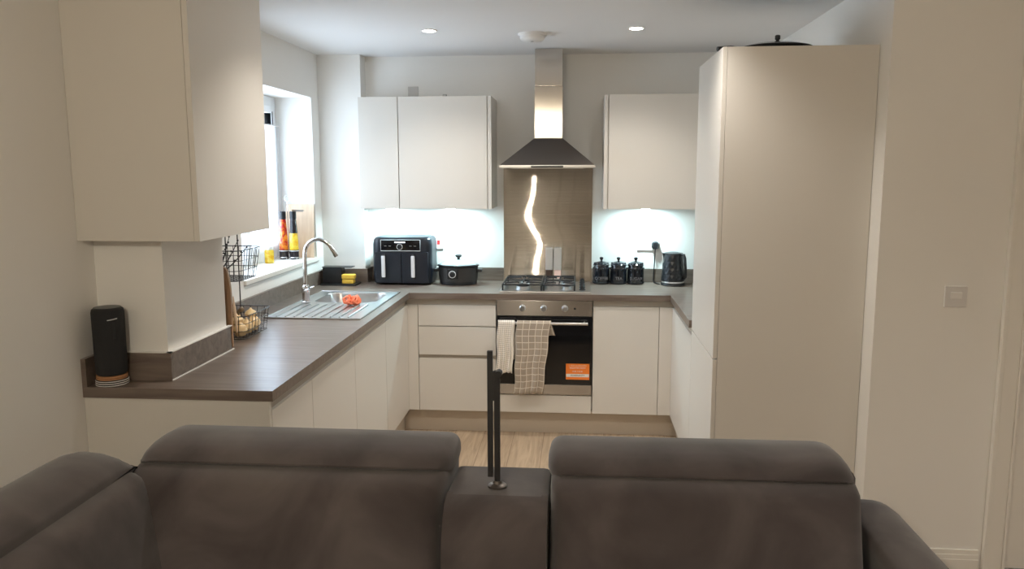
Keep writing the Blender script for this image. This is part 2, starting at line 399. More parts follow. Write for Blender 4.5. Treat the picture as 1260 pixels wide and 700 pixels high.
r = thing('base_cabinet', (.52, -.3, 0), 'base cabinet with one plain door beside the oven, under the canisters', 'cabinet')
MB().box(.303, .774, -.565, -.02, DZ0, .8).build('carcass', CAB, r, smooth=False)
MB().box(.304, .708, FY, FY + .019, DZ0, DZ1, .0015).build('door', CAB, r)
MB().box(.711, .806, FY, FY + .019, DZ0, DZ1, .001).build('filler_panel', CAB, r)
MB().box(.303, .802, -.570, -.535, .833, .872).build('handle_channel', CHAN, r, smooth=False)
# plinths
tag(MB().box(-.926, .853, -.535, -.517, 0, .145).build('plinth', PLIN, origin=(0, -.526, 0), smooth=False), 'taupe plinth board under the oven and drawers', 'plinth')
tag(MB().box(-.925, -.907, -2.83, -.536, 0, .145).build('plinth', PLIN, origin=(-.916, -1.7, 0), smooth=False), 'taupe plinth board under the sink run', 'plinth')
tag(MB().box(.836, .854, -2.04, -.536, 0, .145).build('plinth', PLIN, origin=(.845, -1.3, 0), smooth=False), 'taupe plinth board running below the tall cabinet', 'plinth')

# tall cabinet
r = thing('tall_cabinet', (1.1, -1.75, 0), 'tall cream cabinet reaching above head height beside the switch wall', 'cabinet')
MB().box(GX + .02, XR - .002, -2.054, -1.424, .147, 2.165).build('carcass', CAB, r, smooth=False)
MB().box(GX + .019, XR - .002, -2.074, -2.055, 0, 2.167, .001).build('side_panel', CAB, r)
MB().box(GX, GX + .018, -2.074, -1.423, .867, 2.167, .0015).build('upper_door', CAB, r)
MB().box(GX, GX + .018, -2.074, -1.423, .147, .861, .0015).build('lower_door', CAB, r)

# ------------------------------------------------------------------ wall cabinets
r = thing('wall_cabinet', (-1.32, -2.5, 1.428), 'tall cream wall cabinet over the open end of the worktop and the speaker', 'cabinet')
MB().box(XW + .001, -1.120, -2.815, -2.197, 1.429, HC - .002).build('carcass', CAB, r, smooth=False)
MB().box(XW + .001, -1.119, -2.833, -2.816, 1.428, HC - .002, .001).build('end_panel', CAB, r)
MB().box(-1.118, -1.098, -2.833, -2.205, 1.428, HC - .003, .0015).build('door', CAB, r)
UY = -.35
r = thing('wall_cabinet', (-1.08, -.17, 1.428), 'narrow cream wall cabinet in the corner, over the air fryer', 'cabinet')
MB().box(-1.213, -.956, UY + .02, -.002, 1.43, 2.135).build('carcass', CAB, r, smooth=False)
MB().box(-1.213, -.9575, UY, UY + .019, 1.425, 2.138, .0015).build('door', CAB, r)
r = thing('wall_cabinet', (-.65, -.17, 1.428), 'wide cream wall cabinet between the corner cabinet and the cooker hood', 'cabinet')
MB().box(-.954, -.375, UY + .02, -.002, 1.43, 2.135).build('carcass', CAB, r, smooth=False)
MB().box(-.9525, -.380, UY, UY + .019, 1.425, 2.138, .0015).build('door', CAB, r)
MB().box(-.375, -.352, UY - .002, -.002, 1.425, 2.138, .001).build('end_panel', CAB, r)
r = thing('wall_cabinet', (.68, -.17, 1.428), 'cream wall cabinet over the canisters and kettle', 'cabinet')
MB().box(.385, .985, UY + .02, -.002, 1.43, 2.135).build('carcass', CAB, r, smooth=False)
MB().box(.392, .984, UY, UY + .019, 1.425, 2.138, .0015).build('door', CAB, r)
MB().box(.363, .385, UY - .002, -.002, 1.425, 2.138, .001).build('end_panel', CAB, r)
r = thing('wall_cabinet', (1.19, -.17, 1.428), 'cream corner wall cabinet mostly hidden behind the tall cabinet', 'cabinet')
MB().box(.987, XR - .002, UY + .02, -.002, 1.43, 2.135).build('carcass', CAB, r, smooth=False)
MB().box(.988, XR - .003, UY, UY + .019, 1.425, 2.138, .0015).build('door', CAB, r)

LEDM = glow('cool white led', (.86, .96, 1.0), 30)
def puck(x, label):
    r = thing('cabinet_spotlight', (x, -.15, 1.414), label, 'light', 'under cabinet lights')
    MB().lathe((x, -.15, 0), [(.034, 1.4165), (.036, 1.42), (.036, 1.4285), (.03, 1.4295)], 24).build('light_body', SILVER, r)
    MB().lathe((x, -.15, 0), [(.028, 1.4135), (.03, 1.4165)], 24).build('diffuser', LEDM, r)
    l = bpy.data.lights.new('led', 'AREA'); l.shape = 'DISK'; l.size = .05; l.energy = LED_W; l.color = (.62, .92, 1.0)
    o = bpy.data.objects.new('led_lamp', l); col.objects.link(o); o.parent = r; o.location = (0, 0, -.004)
LED_W = 5.4
puck(-1.06, 'round light under the corner wall cabinet, above the air fryer')
puck(-.652, 'round light under the wide wall cabinet, above the slow cooker')
puck(.647, 'round light under the wall cabinet above the canisters')

# ------------------------------------------------------------------ oven
r = thing('oven', (0, -.59, .26), 'built in oven with a black glass door, steel fascia and two towels on its handle', 'oven')
MB().box(-.28, .28, -.57, -.05, .27, .86).build('oven_body', BLACKM, r, smooth=False)
MB().box(-.2975, .2975, -.592, -.571, .772, .868, .003).build('control_panel', STEELO, r)
MB().box(-.2975, .2975, -.590, -.571, .334, .769, .003).build('oven_door', BLACKG, r)
MB().box(-.2975, .2975, -.591, -.571, .266, .3325, .003).build('bottom_trim', STEELO, r)
for x, rt in ((-.136, .2), (-.004, 0), (.128, 0)):
    k = MB().lathe((0, 0, 0), [(.021, 0), (.021, .004), (.0175, .006), (.0165, .02), (.014, .022)], 24)
    k.box(-.004, .004, -.016, .016, .02, .028, .002)
    for v in k.bm.verts: v.co = Vector((x + v.co.x, -.592 - v.co.z, .821 + v.co.y))
    k.build('knob', STEELS, r)
k = MB().cyl((.190, -.5915, .82), (.190, -.5955, .82), .006, 12); k.build('indicator_light', BLACKP, r)
h = MB().tube([(-.27, -.635, .732), (.27, -.635, .732)], .0095, 12).cyl((-.25, -.635, .732), (-.25, -.588, .732), .007).cyl((.25, -.635, .732), (.25, -.588, .732), .007)
h.build('oven_handle', STEELS, r)
s = MB().box(.137, .284, -.5925, -.590, .368, .470).build('energy_sticker', ORANGE, r); tag(s, 'orange sticker with white band')
MB().box(.139, .282, -.5930, -.592, .3845, .4045).build('sticker_band', PAPER, s)
for zz, b_, sz, mm in ((.457, '2 YEAR GUARANTEE', .012, PALETXT), (.443, 'REGISTER NOW', .014, PAPER), (.420, 'FOR YOUR', .013, PAPER), (.3945, 'WARRANTY', .016, INK)):
    text('lettering', b_, sz, (.2105, -.5934, zz), mm, s)
r = thing('base_unit', (0, -.58, .15), 'plain cream panel below the oven', 'panel')
MB().box(-.298, .298, FY, FY + .019, DZ0, .260, .0015).build('drawer_face', CAB, r)
MB().box(-.29, .29, -.566, -.3, .16, .235).build('drawer_box', CAB, r, smooth=False)

# towels over the oven handle
def towel(name, x0, x1, y, ztop, zbot, zbk, m, label, seed, fan=0, skew=0, nx=28, thick=.003):
    rnd = random.Random(seed); ph = [rnd.uniform(0, 6.28) for _ in range(4)]
    bm = bmesh.new(); uvl = bm.loops.layers.uv.new('UVMap'); rows = []
    L1 = ztop - zbot; L2 = ztop - zbk; rr = .016; path = []
    n1 = 26
    for i in range(n1): path.append((y - rr, zbot + L1 * i / n1, -(L1 - L1 * i / n1)))
    for i in range(7):
        a = math.pi * i / 6; path.append((y - rr * math.cos(a), ztop + rr * math.sin(a) * .8, rr * a))
    for i in range(1, 9): path.append((y + rr, ztop - L2 * i / 8, .04 + L2 * i / 8))
    W = x1 - x0; uv = {}
    for (py, pz, s) in path:
        row = []; f = max(0, min(1, -s / L1)) if s < 0 else 0
        for j in range(nx + 1):
            q = j / nx
            wv = (.001 + .012 * f) * math.sin(q * 15 + ph[0] + f * 1.0) + .005 * f * math.sin(q * 7 + ph[1]) + .003 * math.sin(pz * 40 + q * 9 + ph[2]) * f
            front = s <= 0
            x = x0 + W * q + fan * f * (q - 1) + skew * f + .003 * math.sin(pz * 31 + ph[3])
            if s > .04: x += .032 * q ** 5 * (s - .04) / L2
            yy = py + (-abs(wv) - .3 * wv if front else min(.0, wv) * .3)
            zz = pz + (.006 * math.sin(q * 6 + ph[1]) * f)
            v = bm.verts.new((x, yy, zz)); uv[v] = (W * q, s); row.append(v)
        rows.append(row)
    for a, b_ in zip(rows, rows[1:]):
        for j in range(nx):
            fc = bm.faces.new((a[j], a[j + 1], b_[j + 1], b_[j]))
            for lp in fc.loops: lp[uvl].uv = uv[lp.vert]
    o0 = Vector(((x0 + x1) / 2, y, zbot))
    for v in bm.verts: v.co -= o0
    me = bpy.data.meshes.new(name); bm.to_mesh(me); bm.free(); me.materials.append(m)
    for p in me.polygons: p.use_smooth = True
    o = bpy.data.objects.new(name, me); col.objects.link(o); o.location = o0
    md = o.modifiers.new('thick', 'SOLIDIFY'); md.thickness = thick; md.offset = -1
    WORLD[o.name] = o0
    return tag(o, label, 'towel')
towel('tea_towel', -.287, -.184, -.635, .738, .418, .50, waffle_mat(), 'cream textured hand towel with a white border on the oven handle', 3, fan=-.009, skew=-.011, thick=.004)
towel('tea_towel', -.168, .042, -.637, .738, .288, .655, check_mat(), 'taupe and cream checked tea towel on the oven handle', 11, fan=-.032, skew=-.048)

# ------------------------------------------------------------------ hob
r = thing('gas_hob', (0, -.29, ZW), 'steel four burner gas hob with black pan supports', 'hob')
MB().box(-.288, .290, -.548, -.078, ZW + .0005, ZW + .008, .003).build('hob_plate', STEELS, r)
for (bx, by, br) in ((-.205, -.19, .032), (-.205, -.42, .045), (.075, -.19, .04), (.075, -.42, .028)):
    bx += .06
    b_ = MB().lathe((bx, by, 0), [(br * 1.25, ZW + .008), (br * 1.25, ZW + .012), (br, ZW + .014), (br, ZW + .026)], 24).build('burner', STEELS, r)
    MB().lathe((bx, by, 0), [(br * .95, ZW + .026), (br * .98, ZW + .032), (br * .8, ZW + .036), (.002, ZW + .0365)], 24).build('burner_cap', BLACKM, b_)
for (xa, xb) in ((-.268, -.024), (-.008, .186)):
    g = MB(); zt = ZW + .046; q = .006; rad = .0055
    loop = [(xa + q, -.515, zt), (xb - q, -.515, zt), (xb, -.505, zt), (xb, -.11, zt), (xb - q, -.10, zt), (xa + q, -.10, zt), (xa, -.11, zt), (xa, -.505, zt)]
    g.tube(loop, rad, 6, closed=True)
    for (px, py) in ((xa, -.505), (xb, -.505), (xa, -.11), (xb, -.11), (xa, -.295), (xb, -.295)):
        g.cyl((px, py, ZW + .008), (px, py, zt), rad, 6)
    xm = (xa + xb) / 2
    g.cyl((xa, -.295, zt), (xb, -.295, zt), rad, 6)
    for by in (-.19, -.42):
        for sx in (-1, 1):
            xe = xa if sx < 0 else xb
            g.tube([(xe, by, zt), (xm + sx * .035, by, zt + .004), (xm + sx * .022, by, zt)], rad, 6)
    for y0_, y1_ in ((-.515, -.455), (-.385, -.295), (-.295, -.205), (-.15, -.10)):
        g.cyl((xm, y0_, zt), (xm, y1_, zt), rad, 6)
    g.build('pan_support', BLACKM, r)
for y_ in (-.46, -.35, -.24, -.13):
    k = MB().lathe((.235, y_, 0), [(.02, ZW + .008), (.02, ZW + .012), (.016, ZW + .014), (.0145, ZW + .032), (.012, ZW + .034)], 18)
    k.box(.231, .239, y_ - .014, y_ + .014, ZW + .03, ZW + .04, .002)
    k.build('knob', BLACKP, r)

# splashback with gently wavy sheet
def bend(z):
    # slight warp of the sheet: heights and sideways tilts
    K = [(.80, 0), (.99, .0022), (1.155, .0070), (1.36, -.0068), (1.57, .0002), (1.75, .002)]
    for (a, p), (b, q) in zip(K, K[1:]):
        if a <= z <= b:
            f = (z - a) / (b - a); f = f * f * (3 - 2 * f); return p + (q - p) * f
    return 0
bm = MB(); nx_, nz_ = 2, 1500; GR = [random.Random(4).uniform(0, 1)] + [0] * 400; gr_ = random.Random(4)
for i in range(400): GR[i] = gr_.uniform(.72, 1)
X0, X1, Z0, Z1 = -.306, .299, ZW + .001, 1.70
g = []
for i in range(nz_ + 1):
    zz = Z0 + (Z1 - Z0) * i / nz_; row = []
    for j in range(nx_ + 1):
        xx = X0 + (X1 - X0) * j / nx_
        row.append(bm.bm.verts.new((xx, -.007 - xx * bend(zz) + .000135 * GR[i // 6] * math.sin(i * math.pi / 3), zz)))
    g.append(row)
for a, b_ in zip(g, g[1:]):
    for j in range(nx_): bm.bm.faces.new((a[j], a[j + 1], b_[j + 1], b_[j]))
ret = bmesh.ops.extrude_face_region(bm.bm, geom=bm.bm.faces[:])
for v in ret['geom']:
    if isinstance(v, bmesh.types.BMVert): v.co.y = -.0008
tag(bm.build('splashback', STEELV, origin=(0, -.004, ZW)), 'brushed steel splashback behind the hob', 'splashback')

# ------------------------------------------------------------------ hood
r = thing('cooker_hood', (0, -.25, 1.69), 'steel chimney cooker hood above the hob', 'cooker hood')
CX = .0095
MB().box(-.2875, .3065, -.5, -.001, 1.684, 1.703, .002).build('canopy_lip', STEELS, r)
c = MB()
c.loft([[(-.284, -.497, 1.703), (.303, -.497, 1.703), (.303, -.001, 1.703), (-.284, -.001, 1.703)], [(-.083, -.285, 1.872), (.102, -.285, 1.872), (.102, -.001, 1.872), (-.083, -.001, 1.872)]])
c.build('canopy', STEELC, r, smooth=False)
MB().box(-.081, .100, -.283, -.001, 1.872, 2.20, .003).build('lower_chimney', STEELH, r)
MB().box(-.078, .097, -.280, -.001, 2.20, HC - .002, .003).build('upper_chimney', STEELH, r)
MB().box(-.09, .11, -.5025, -.499, 1.687, 1.698).build('control_strip', BLACKP, r)
MB().box(-.22, .24, -.44, -.06, 1.680, 1.685).build('grease_filter', STEELS, r, smooth=False)

# ------------------------------------------------------------------ ceiling fittings
DLM = glow('warm white spotlight lens', (1, .93, .82), 60)
SPOT_W = 40
def downlight(x, y, label, power=1.0):
    r = thing('downlight', (x, y, HC), label, 'ceiling light', 'kitchen spotlights')
    MB().lathe((x, y, 0), [(.036, HC - .0005), (.036, HC - .005), (.044, HC - .006), (.046, HC - .001)], 28, cap=False).build('light_trim', WHITEP, r)
    MB().lathe((x, y, 0), [(.034, HC - .0045), (.035, HC - .0008)], 24).build('lens', DLM, r)
    l = bpy.data.lights.new('spot', 'SPOT'); l.energy = SPOT_W * power; l.spot_size = R(125); l.spot_blend = .8; l.shadow_soft_size = .03; l.color = (1, .94, .86)
    o = bpy.data.objects.new('spot_lamp', l); col.objects.link(o); o.parent = r; o.location = (0, 0, -.012)
downlight(-.624, -.99, 'recessed spotlight in the ceiling on the sink side of the smoke alarm')
downlight(.51, -.96, 'recessed spotlight in the ceiling between the smoke alarm and the tall cabinet')
downlight(-.624, -2.25, 'recessed spotlight in the ceiling nearer the sofa, sink side')
downlight(.51, -2.25, 'recessed spotlight in the ceiling nearer the sofa, tall cabinet side')
r = thing('smoke_alarm', (-.063, -.83, HC - .04), 'round white smoke alarm on the ceiling in line with the cooker hood', 'smoke alarm')
MB().lathe((-.063, -.83, 0), [(.082, HC), (.082, HC - .012), (.078, HC - .016)], 32).build('mounting_base', WHITEP, r)
MB().lathe((-.063, -.83, 0), [(.072, HC - .016), (.070, HC - .03), (.055, HC - .042), (.03, HC - .045), (.002, HC - .046)], 32).build('sensor_cover', WHITEP, r)
MB().lathe((-.063, -.85, 0), [(.008, HC - .046), (.007, HC - .049)], 12).build('test_button', GREYP, r)

# ------------------------------------------------------------------ sink and tap
r = thing('sink', (-1.16, -1.06, ZW), 'inset stainless steel sink with a grooved drainer under the window', 'sink')
zt = ZW + .004; bx0, bx1, by0, by1 = -1.335, -.965, -1.02, -.645
def deck_loop(n_in):
    pass
inner = rrect((bx0 + bx1) / 2, (by0 + by1) / 2, bx1 - bx0, by1 - by0, .075, 7)
cxx, cyy = (bx0 + bx1) / 2, (by0 + by1) / 2
ox0, ox1, oy0, oy1 = -1.415, -.910, -1.07, -.597
outer = []
for (px, py) in inner:
    dx, dy = px - cxx, py - cyy; k = 1e9
    if dx > 1e-9: k = min(k, (ox1 - cxx) / dx)
    if dx < -1e-9: k = min(k, (ox0 - cxx) / dx)
    if dy > 1e-9: k = min(k, (oy1 - cyy) / dy)
    if dy < -1e-9: k = min(k, (oy0 - cyy) / dy)
    outer.append((cxx + dx * k, cyy + dy * k))
for cr in ((ox0, oy0), (ox1, oy0), (ox0, oy1), (ox1, oy1)):
    i = min(range(len(outer)), key=lambda q: (outer[q][0] - cr[0]) ** 2 + (outer[q][1] - cr[1]) ** 2); outer[i] = cr
k = MB(); k.loft([[(x, y, zt) for x, y in outer], [(x, y, zt) for x, y in inner]], False, False)
k.loft([[(x, y, ZW + .0005) for x, y in outer], [(x, y, zt) for x, y in outer]], False, False)
k.box(ox0, ox1, -1.525, oy0, ZW + .0005, zt)
k.tube([(ox0, -1.525, zt), (ox1, -1.525, zt), (ox1, oy1, zt), (ox0, oy1, zt)], .004, 6, closed=True)
for i in range(9):
    x = -1.365 + i * .048
    k.tube([(x, -1.49, zt), (x, -1.47, zt + .003), (x, -1.12, zt + .003), (x, -1.10, zt)], .005, 6)
k.build('drainer', STEELS, r)
k = MB(); lp = []
for ins, zz in ((0, zt), (.004, zt - .006), (.012, zt - .05), (.022, zt - .14), (.045, zt - .165), (.10, zt - .17)):
    q = rrect(cxx, cyy, bx1 - bx0 - 2 * ins, by1 - by0 - 2 * ins, max(.02, .075 - ins * .4), 7); lp.append([(x, y, zz) for x, y in q])
k.loft(lp, False, True); k.build('bowl', STEELS, r)
MB().lathe((cxx, cyy, 0), [(.04, zt - .1695), (.038, zt - .164), (.02, zt - .166), (.002, zt - .166)], 20).build('waste', CHROME, r)
r = thing('tap', (-1.362, -1.035, zt), 'chrome swan neck mixer tap at the sink', 'tap')
tx, ty = -1.362, -1.035
MB().lathe((tx, ty, 0), [(.027, zt + .0045), (.027, zt + .006), (.021, zt + .01), (.021, zt + .055), (.023, zt + .06), (.023, zt + .09), (.017, zt + .10), (.013, zt + .105)], 20).build('tap_body', CHROME, r)
pts = [(tx, ty, zt + .10), (tx, ty, zt + .23)]
for i in range(13):
    a = math.pi - i * (math.pi * .86) / 12
    pts.append((tx + .075 + .075 * math.cos(a), ty + (.01 + .02 * i / 12), zt + .29 + .075 * math.sin(a)))
e = Vector(pts[-1]); dv = (e - Vector(pts[-2])).normalized(); pts.append(tuple(e + dv * .05))
MB().tube(pts, .0115, 12).build('spout', CHROME, r)
MB().cyl(tuple(e + dv * .045), tuple(e + dv * .066), .0135, 14).build('nozzle', CHROME, r)
for sg in (-1, 1):
    MB().cyl((tx, ty + sg * .02, zt + .074), (tx, ty + sg * .045, zt + .074), .012, 14).cyl((tx + .0, ty + sg * .04, zt + .074), (tx + .035, ty + sg * .046, zt + .085), .005, 8).build('lever', CHROME, r)
# scouring mesh
k = MB(); rnd = random.Random(5)
for i in range(16):
    c0 = Vector((-1.06 + rnd.uniform(-.045, .045), -1.112 + rnd.uniform(-.025, .025), zt + .026 + rnd.uniform(-.008, .012))); rr = rnd.uniform(.013, .02)
    nrm = Vector((rnd.uniform(-1, 1), rnd.uniform(-1, 1), rnd.uniform(-.6, .6))).normalized(); a = nrm.orthogonal().normalized(); b_ = nrm.cross(a)
    k.tube([c0 + (a * math.cos(q * .628) + b_ * math.sin(q * .628)) * rr * (1 + .15 * math.sin(3 * q)) for q in range(10)], .0055, 6, closed=True)
k.ball((-1.06, -1.112, zt + .022), .02, 2.2, 1.2, .8)
tag(k.build('scouring_pad', CORAL, origin=(-1.06, -1.112, zt)), 'coral orange scouring pad on the sink divider', 'scourer')
# caddy
r = thing('sink_caddy', (-1.39, -.26, ZW), 'black sink caddy with a sponge tray in the corner behind the tap', 'caddy')
MB().box(-1.512, -1.265, -.33, -.20, ZW + .0006, ZW + .012, .004).build('tray', BLACKP, r)
k = MB(); k.box(-1.505, -1.375, -.285, -.205, ZW + .012, ZW + .118, .004); k.build('holder', BLACKP, r)
k = MB().box(-1.51, -1.305, -.288, -.202, ZW + .116, ZW + .121, .002); k.build('lid', BLACKP, r)
r = tag(MB().box(-1.365, -1.287, -.318, -.262, ZW + .0125, ZW + .042, .008).build('sponge', SPONGE, origin=(-1.326, -.29, ZW + .012)), 'yellow sponge lying in the sink caddy tray, the lower of two', 'sponge')
k = MB().box(-1.368, -1.280, -.32, -.262, ZW + .043, ZW + .074, .009)
for v in k.bm.verts: v.co.z += (v.co.x + 1.32) * .12 * 0
tag(k.build('sponge', SPONGE, origin=(-1.324, -.29, ZW + .043)), 'yellow sponge on top of another in the sink caddy', 'sponge')

# ------------------------------------------------------------------ air fryer
r = thing('air_fryer', (-.975, -.18, ZW), 'blue black double drawer air fryer under the corner wall cabinet', 'air fryer')
fx0, fx1, fy0, fy1 = -1.170, -.766, -.265, -.025; fz = 1.232
body = []
cxf, cyf, wf, df = (fx0 + fx1) / 2, (fy0 + fy1) / 2, fx1 - fx0, fy1 - fy0
for zz, ins in ((ZW + .006, .016), (ZW + .012, .006), (ZW + .06, 0), (fz - .05, 0), (fz - .02, .004), (fz - .004, .016), (fz, .03)):
    body.append([(x, y, zz) for x, y in rrect(cxf, cyf, wf - 2 * ins, df - 2 * ins, .045 - ins * .3, 6)])
MB().loft(body).build('fryer_body', NAVY, r)
for i, (xa, xb) in enumerate(((fx0 + .022, cxf - .002), (cxf + .002, fx1 - .022))):
    dr = MB().box(xa, xb, fy0 - .012, fy0 + .03, ZW + .016, ZW + .222, .004).build('fryer_drawer', NAVY, r)
    hx = (-1.086, -.886)[i]
    k = MB().box(hx - .013, hx + .013, fy0 - .036, fy0 - .024, ZW + .055, ZW + .200, .005); k.build('fryer_handle', SILVER, dr)
    for za in (ZW + .192, ZW + .045): MB().box(hx - .009, hx + .009, fy0 - .028, fy0 - .010, za, za + .016, .003).build('handle_mount', BLACKP, dr)
p = MB().box(-1.106, -.840, fy0 - .008, fy0 + .02, ZW + .232, ZW + .302, .004).build('control_panel', BLACKG, r)
MB().tube([(-1.106, fy0 - .008, ZW + .304), (-1.106, fy0 - .009, ZW + .231), (-.840, fy0 - .009, ZW + .231), (-.840, fy0 - .008, ZW + .304)], .0022, 6).build('panel_trim', SILVER, p)
MB().tube([(-1.106, fy0 - .008, ZW + .304), (-.840, fy0 - .008, ZW + .304)], .0015, 6).build('panel_trim', SILVER, p)
dsp = glow('fryer display', (.8, .9, 1), 1.2)
MB().box(-1.013, -.941, fy0 - .0092, fy0 - .007, ZW + .284, ZW + .292).build('display', dsp, p)
k = MB().lathe((0, 0, 0), [(.019, 0), (.019, .006), (.015, .009), (.014, .02), (.012, .021)], 24)
for v in k.bm.verts: v.co = Vector((-.977 + v.co.x, fy0 - .008 - v.co.z, ZW + .258 + v.co.y))
k.build('dial', BLACKP, p)
k = MB().tube([(-.977 + .0185 * math.cos(a * .2618), fy0 - .015, ZW + .258 + .0185 * math.sin(a * .2618)) for a in range(24)], .002, 6, closed=True); k.build('dial_ring', SILVER, p)
for x_ in (-1.075, -1.045, -.905, -.875):
    MB().box(x_ - .008, x_ + .008, fy0 - .0088, fy0 - .007, ZW + .262, ZW + .264).build('panel_mark', GREYP, p)

# slow cooker
r = thing('slow_cooker', (-.60, -.18, ZW), 'dark grey oval slow cooker with a glass lid next to the air fryer', 'slow cooker')
cx_, cy_ = -.60, -.175
MB().lathe((cx_, cy_, 0), [(.118, ZW + .004), (.124, ZW + .008), (.132, ZW + .05), (.134, ZW + .118), (.130, ZW + .122), (.126, ZW + .118)], 40, 1, .72).build('cooker_body', SLOW, r)
MB().lathe((cx_, cy_, 0), [(.121, ZW + .0006), (.125, ZW + .004), (.127, ZW + .02), (.126, ZW + .022)], 40, 1, .72).build('cooker_base', BLACKP, r)
MB().lathe((cx_, cy_, 0), [(.128, ZW + .122), (.140, ZW + .124), (.142, ZW + .130), (.136, ZW + .134), (.126, ZW + .134)], 40, 1, .72).build('pot_rim', BLACKP, r)
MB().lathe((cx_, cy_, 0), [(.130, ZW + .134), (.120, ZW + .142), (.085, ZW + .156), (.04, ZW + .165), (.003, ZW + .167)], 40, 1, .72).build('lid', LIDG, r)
MB().lathe((cx_ + .002, cy_, 0), [(.009, ZW + .166), (.009, ZW + .178), (.021, ZW + .186), (.022, ZW + .196), (.012, ZW + .201)], 18).build('lid_knob', BLACKP, r)
for sg in (-1, 1):
    MB().box(min(cx_ + sg * .125, cx_ + sg * .163), max(cx_ + sg * .125, cx_ + sg * .163), cy_ - .035, cy_ + .035, ZW + .085, ZW + .105, .007).build('side_handle', BLACKP, r)
p = MB().box(cx_ - .062, cx_ + .012, cy_ - .108, cy_ - .085, ZW + .040, ZW + .112, .008).build('control_plate', BLACKP, r)
k = MB().lathe((0, 0, 0), [(.0215, 0), (.0215, .006), (.015, .008), (.013, .018), (.011, .019)], 20)
for v in k.bm.verts: v.co = Vector((cx_ - .024 + v.co.x, cy_ - .108 - v.co.z, ZW + .077 + v.co.y))
k.build('dial', BLACKP, p)
MB().tube([(cx_ - .024 + .022 * math.cos(a * .2618), cy_ - .114, ZW + .077 + .022 * math.sin(a * .2618)) for a in range(24)], .0026, 6, closed=True).build('dial_ring', SILVER, p)

# wall sockets and plates
def plate(name, x0, x1, y, z0, z1, label, cat, m=WHITEP):
    r = thing(name, ((x0 + x1) / 2, y, (z0 + z1) / 2), label, cat)
    MB().box(x0, x1, y - .010, y - .0005, z0, z1, .003).build('face_plate', m, r)
    return r
r = plate('wall_socket', -.845, -.728, 0, 1.13, 1.216, 'white switched socket with a red rocker, between the air fryer and slow cooker', 'socket')
MB().box(-.772, -.752, -.0135, -.0095, 1.160, 1.192, .002).build('rocker', RED, r)
r = plate('wall_socket', .607, .757, 0, 1.128, 1.205, 'white double socket above the canisters and kettle', 'socket')
for x_ in (.655, .712):
    MB().box(x_ - .007, x_ + .007, -.013, -.0095, 1.178, 1.194, .002).build('rocker', WHITEP, r)
MB().box(.634, .639, -.0105, -.0097, 1.165, 1.173).box(.625, .632, -.0105, -.0097, 1.148, 1.152).box(.643, .650, -.0105, -.0097, 1.148, 1.152).build('pin_hole', BLACKP, r)
r = thing('plug', (.728, -.03, 1.165), 'black three pin plug and lead in the double socket', 'plug')
k = MB(); q = [(x, z) for x, z in rrect(.728, 1.165, .048, .052, .018, 5)]
k.loft([[(x, -.0105, z) for x, z in q], [(x, -.035, z) for x, z in q], [(.728 + (x - .728) * .7, -.045, 1.165 + (z - 1.165) * .7) for x, z in q]]); k.build('plug_body', BLACKP, r)
MB().tube([(.728, -.028, 1.142), (.726, -.030, 1.08), (.722, -.028, .98), (.720, -.03, .925), (.722, -.05, .9155), (.732, -.09, .9145), (.742, -.12, .9145), (.752, -.135, .9145)], .0035, 8).build('lead', BLACKP, r)
r = plate('wall_plate', -.957, -.885, 0, 2.17, 2.235, 'pale grey blank plate on the wall above the wall cabinets', 'wall plate', plain('pale grey plastic', (.60, .58, .55), .5))
for x_ in (-.951, -.891): MB().cyl((x_, -.0095, 2.2), (x_, -.012, 2.2), .003, 8).build('screw', STEELS, r)
r = thing('cable_bracket', (-.66, -.2, 2.138), 'small dark clip lying on top of the wide wall cabinet', 'clip')
MB().box(-.685, -.66, -.22, -.19, 2.1355, 2.163, .004).build('clip_body', GREYP, r)
k = MB().box(-.66, -.625, -.215, -.195, 2.1355, 2.149, .004); k.build('clip_tail', BLACKP, r)
r = plate('light_switch', 1.672, 1.758, YF, 1.123, 1.209, 'white wall switch with a wide rocker beside the door', 'switch', plain('off white plastic', (.70, .68, .66), .3))
k = MB().box(1.693, 1.737, YF - .0145, YF - .0095, 1.158, 1.184, .002).build('rocker', WHITEP, r)

# ------------------------------------------------------------------ canisters, mills, kettle
def canister(x, y, word, label):
    r = thing('canister', (x, y, ZW), label, 'canister', 'black kitchen canisters')
    b_ = MB().lathe((x, y, 0), [(.050, ZW + .0006), (.054, ZW + .004), (.055, ZW + .03), (.055, ZW + .10), (.051, ZW + .118), (.049, ZW + .122)], 28)
    for zz in (ZW + .012, ZW + .106):
        for i in range(22):
            a = 2 * math.pi * i / 22; b_.ball((x + .054 * math.cos(a), y + .054 * math.sin(a), zz), .0055, seg=6)
    bo = b_.build('jar', CERAM, r)
    l = MB().lathe((x, y, 0), [(.050, ZW + .122), (.055, ZW + .124), (.054, ZW + .132), (.040, ZW + .146), (.018, ZW + .152), (.008, ZW + .154)], 28)
    for i in range(14):
        a = 2 * math.pi * i / 14; l.ball((x + .046 * math.cos(a), y + .046 * math.sin(a), ZW + .139), .006, seg=6)
    lo = l.build('lid', CERAM, r)
    MB().lathe((x, y, 0), [(.008, ZW + .152), (.007, ZW + .160), (.0125, ZW + .169), (.0125, ZW + .178), (.006, ZW + .182)], 16).build('lid_knob', CERAM, lo)
    text('lettering', word, .026, (x, y - .0565, ZW + .042), plain('dull grey lettering', (.2, .2, .21), .5), bo)
canister(.364, -.10, 'COFFEE', 'black glazed canister next to the splashback')
canister(.479, -.10, 'TEA', 'black glazed canister in the middle of the three')
canister(.594, -.10, 'SUGAR', 'black glazed canister nearest the kettle')
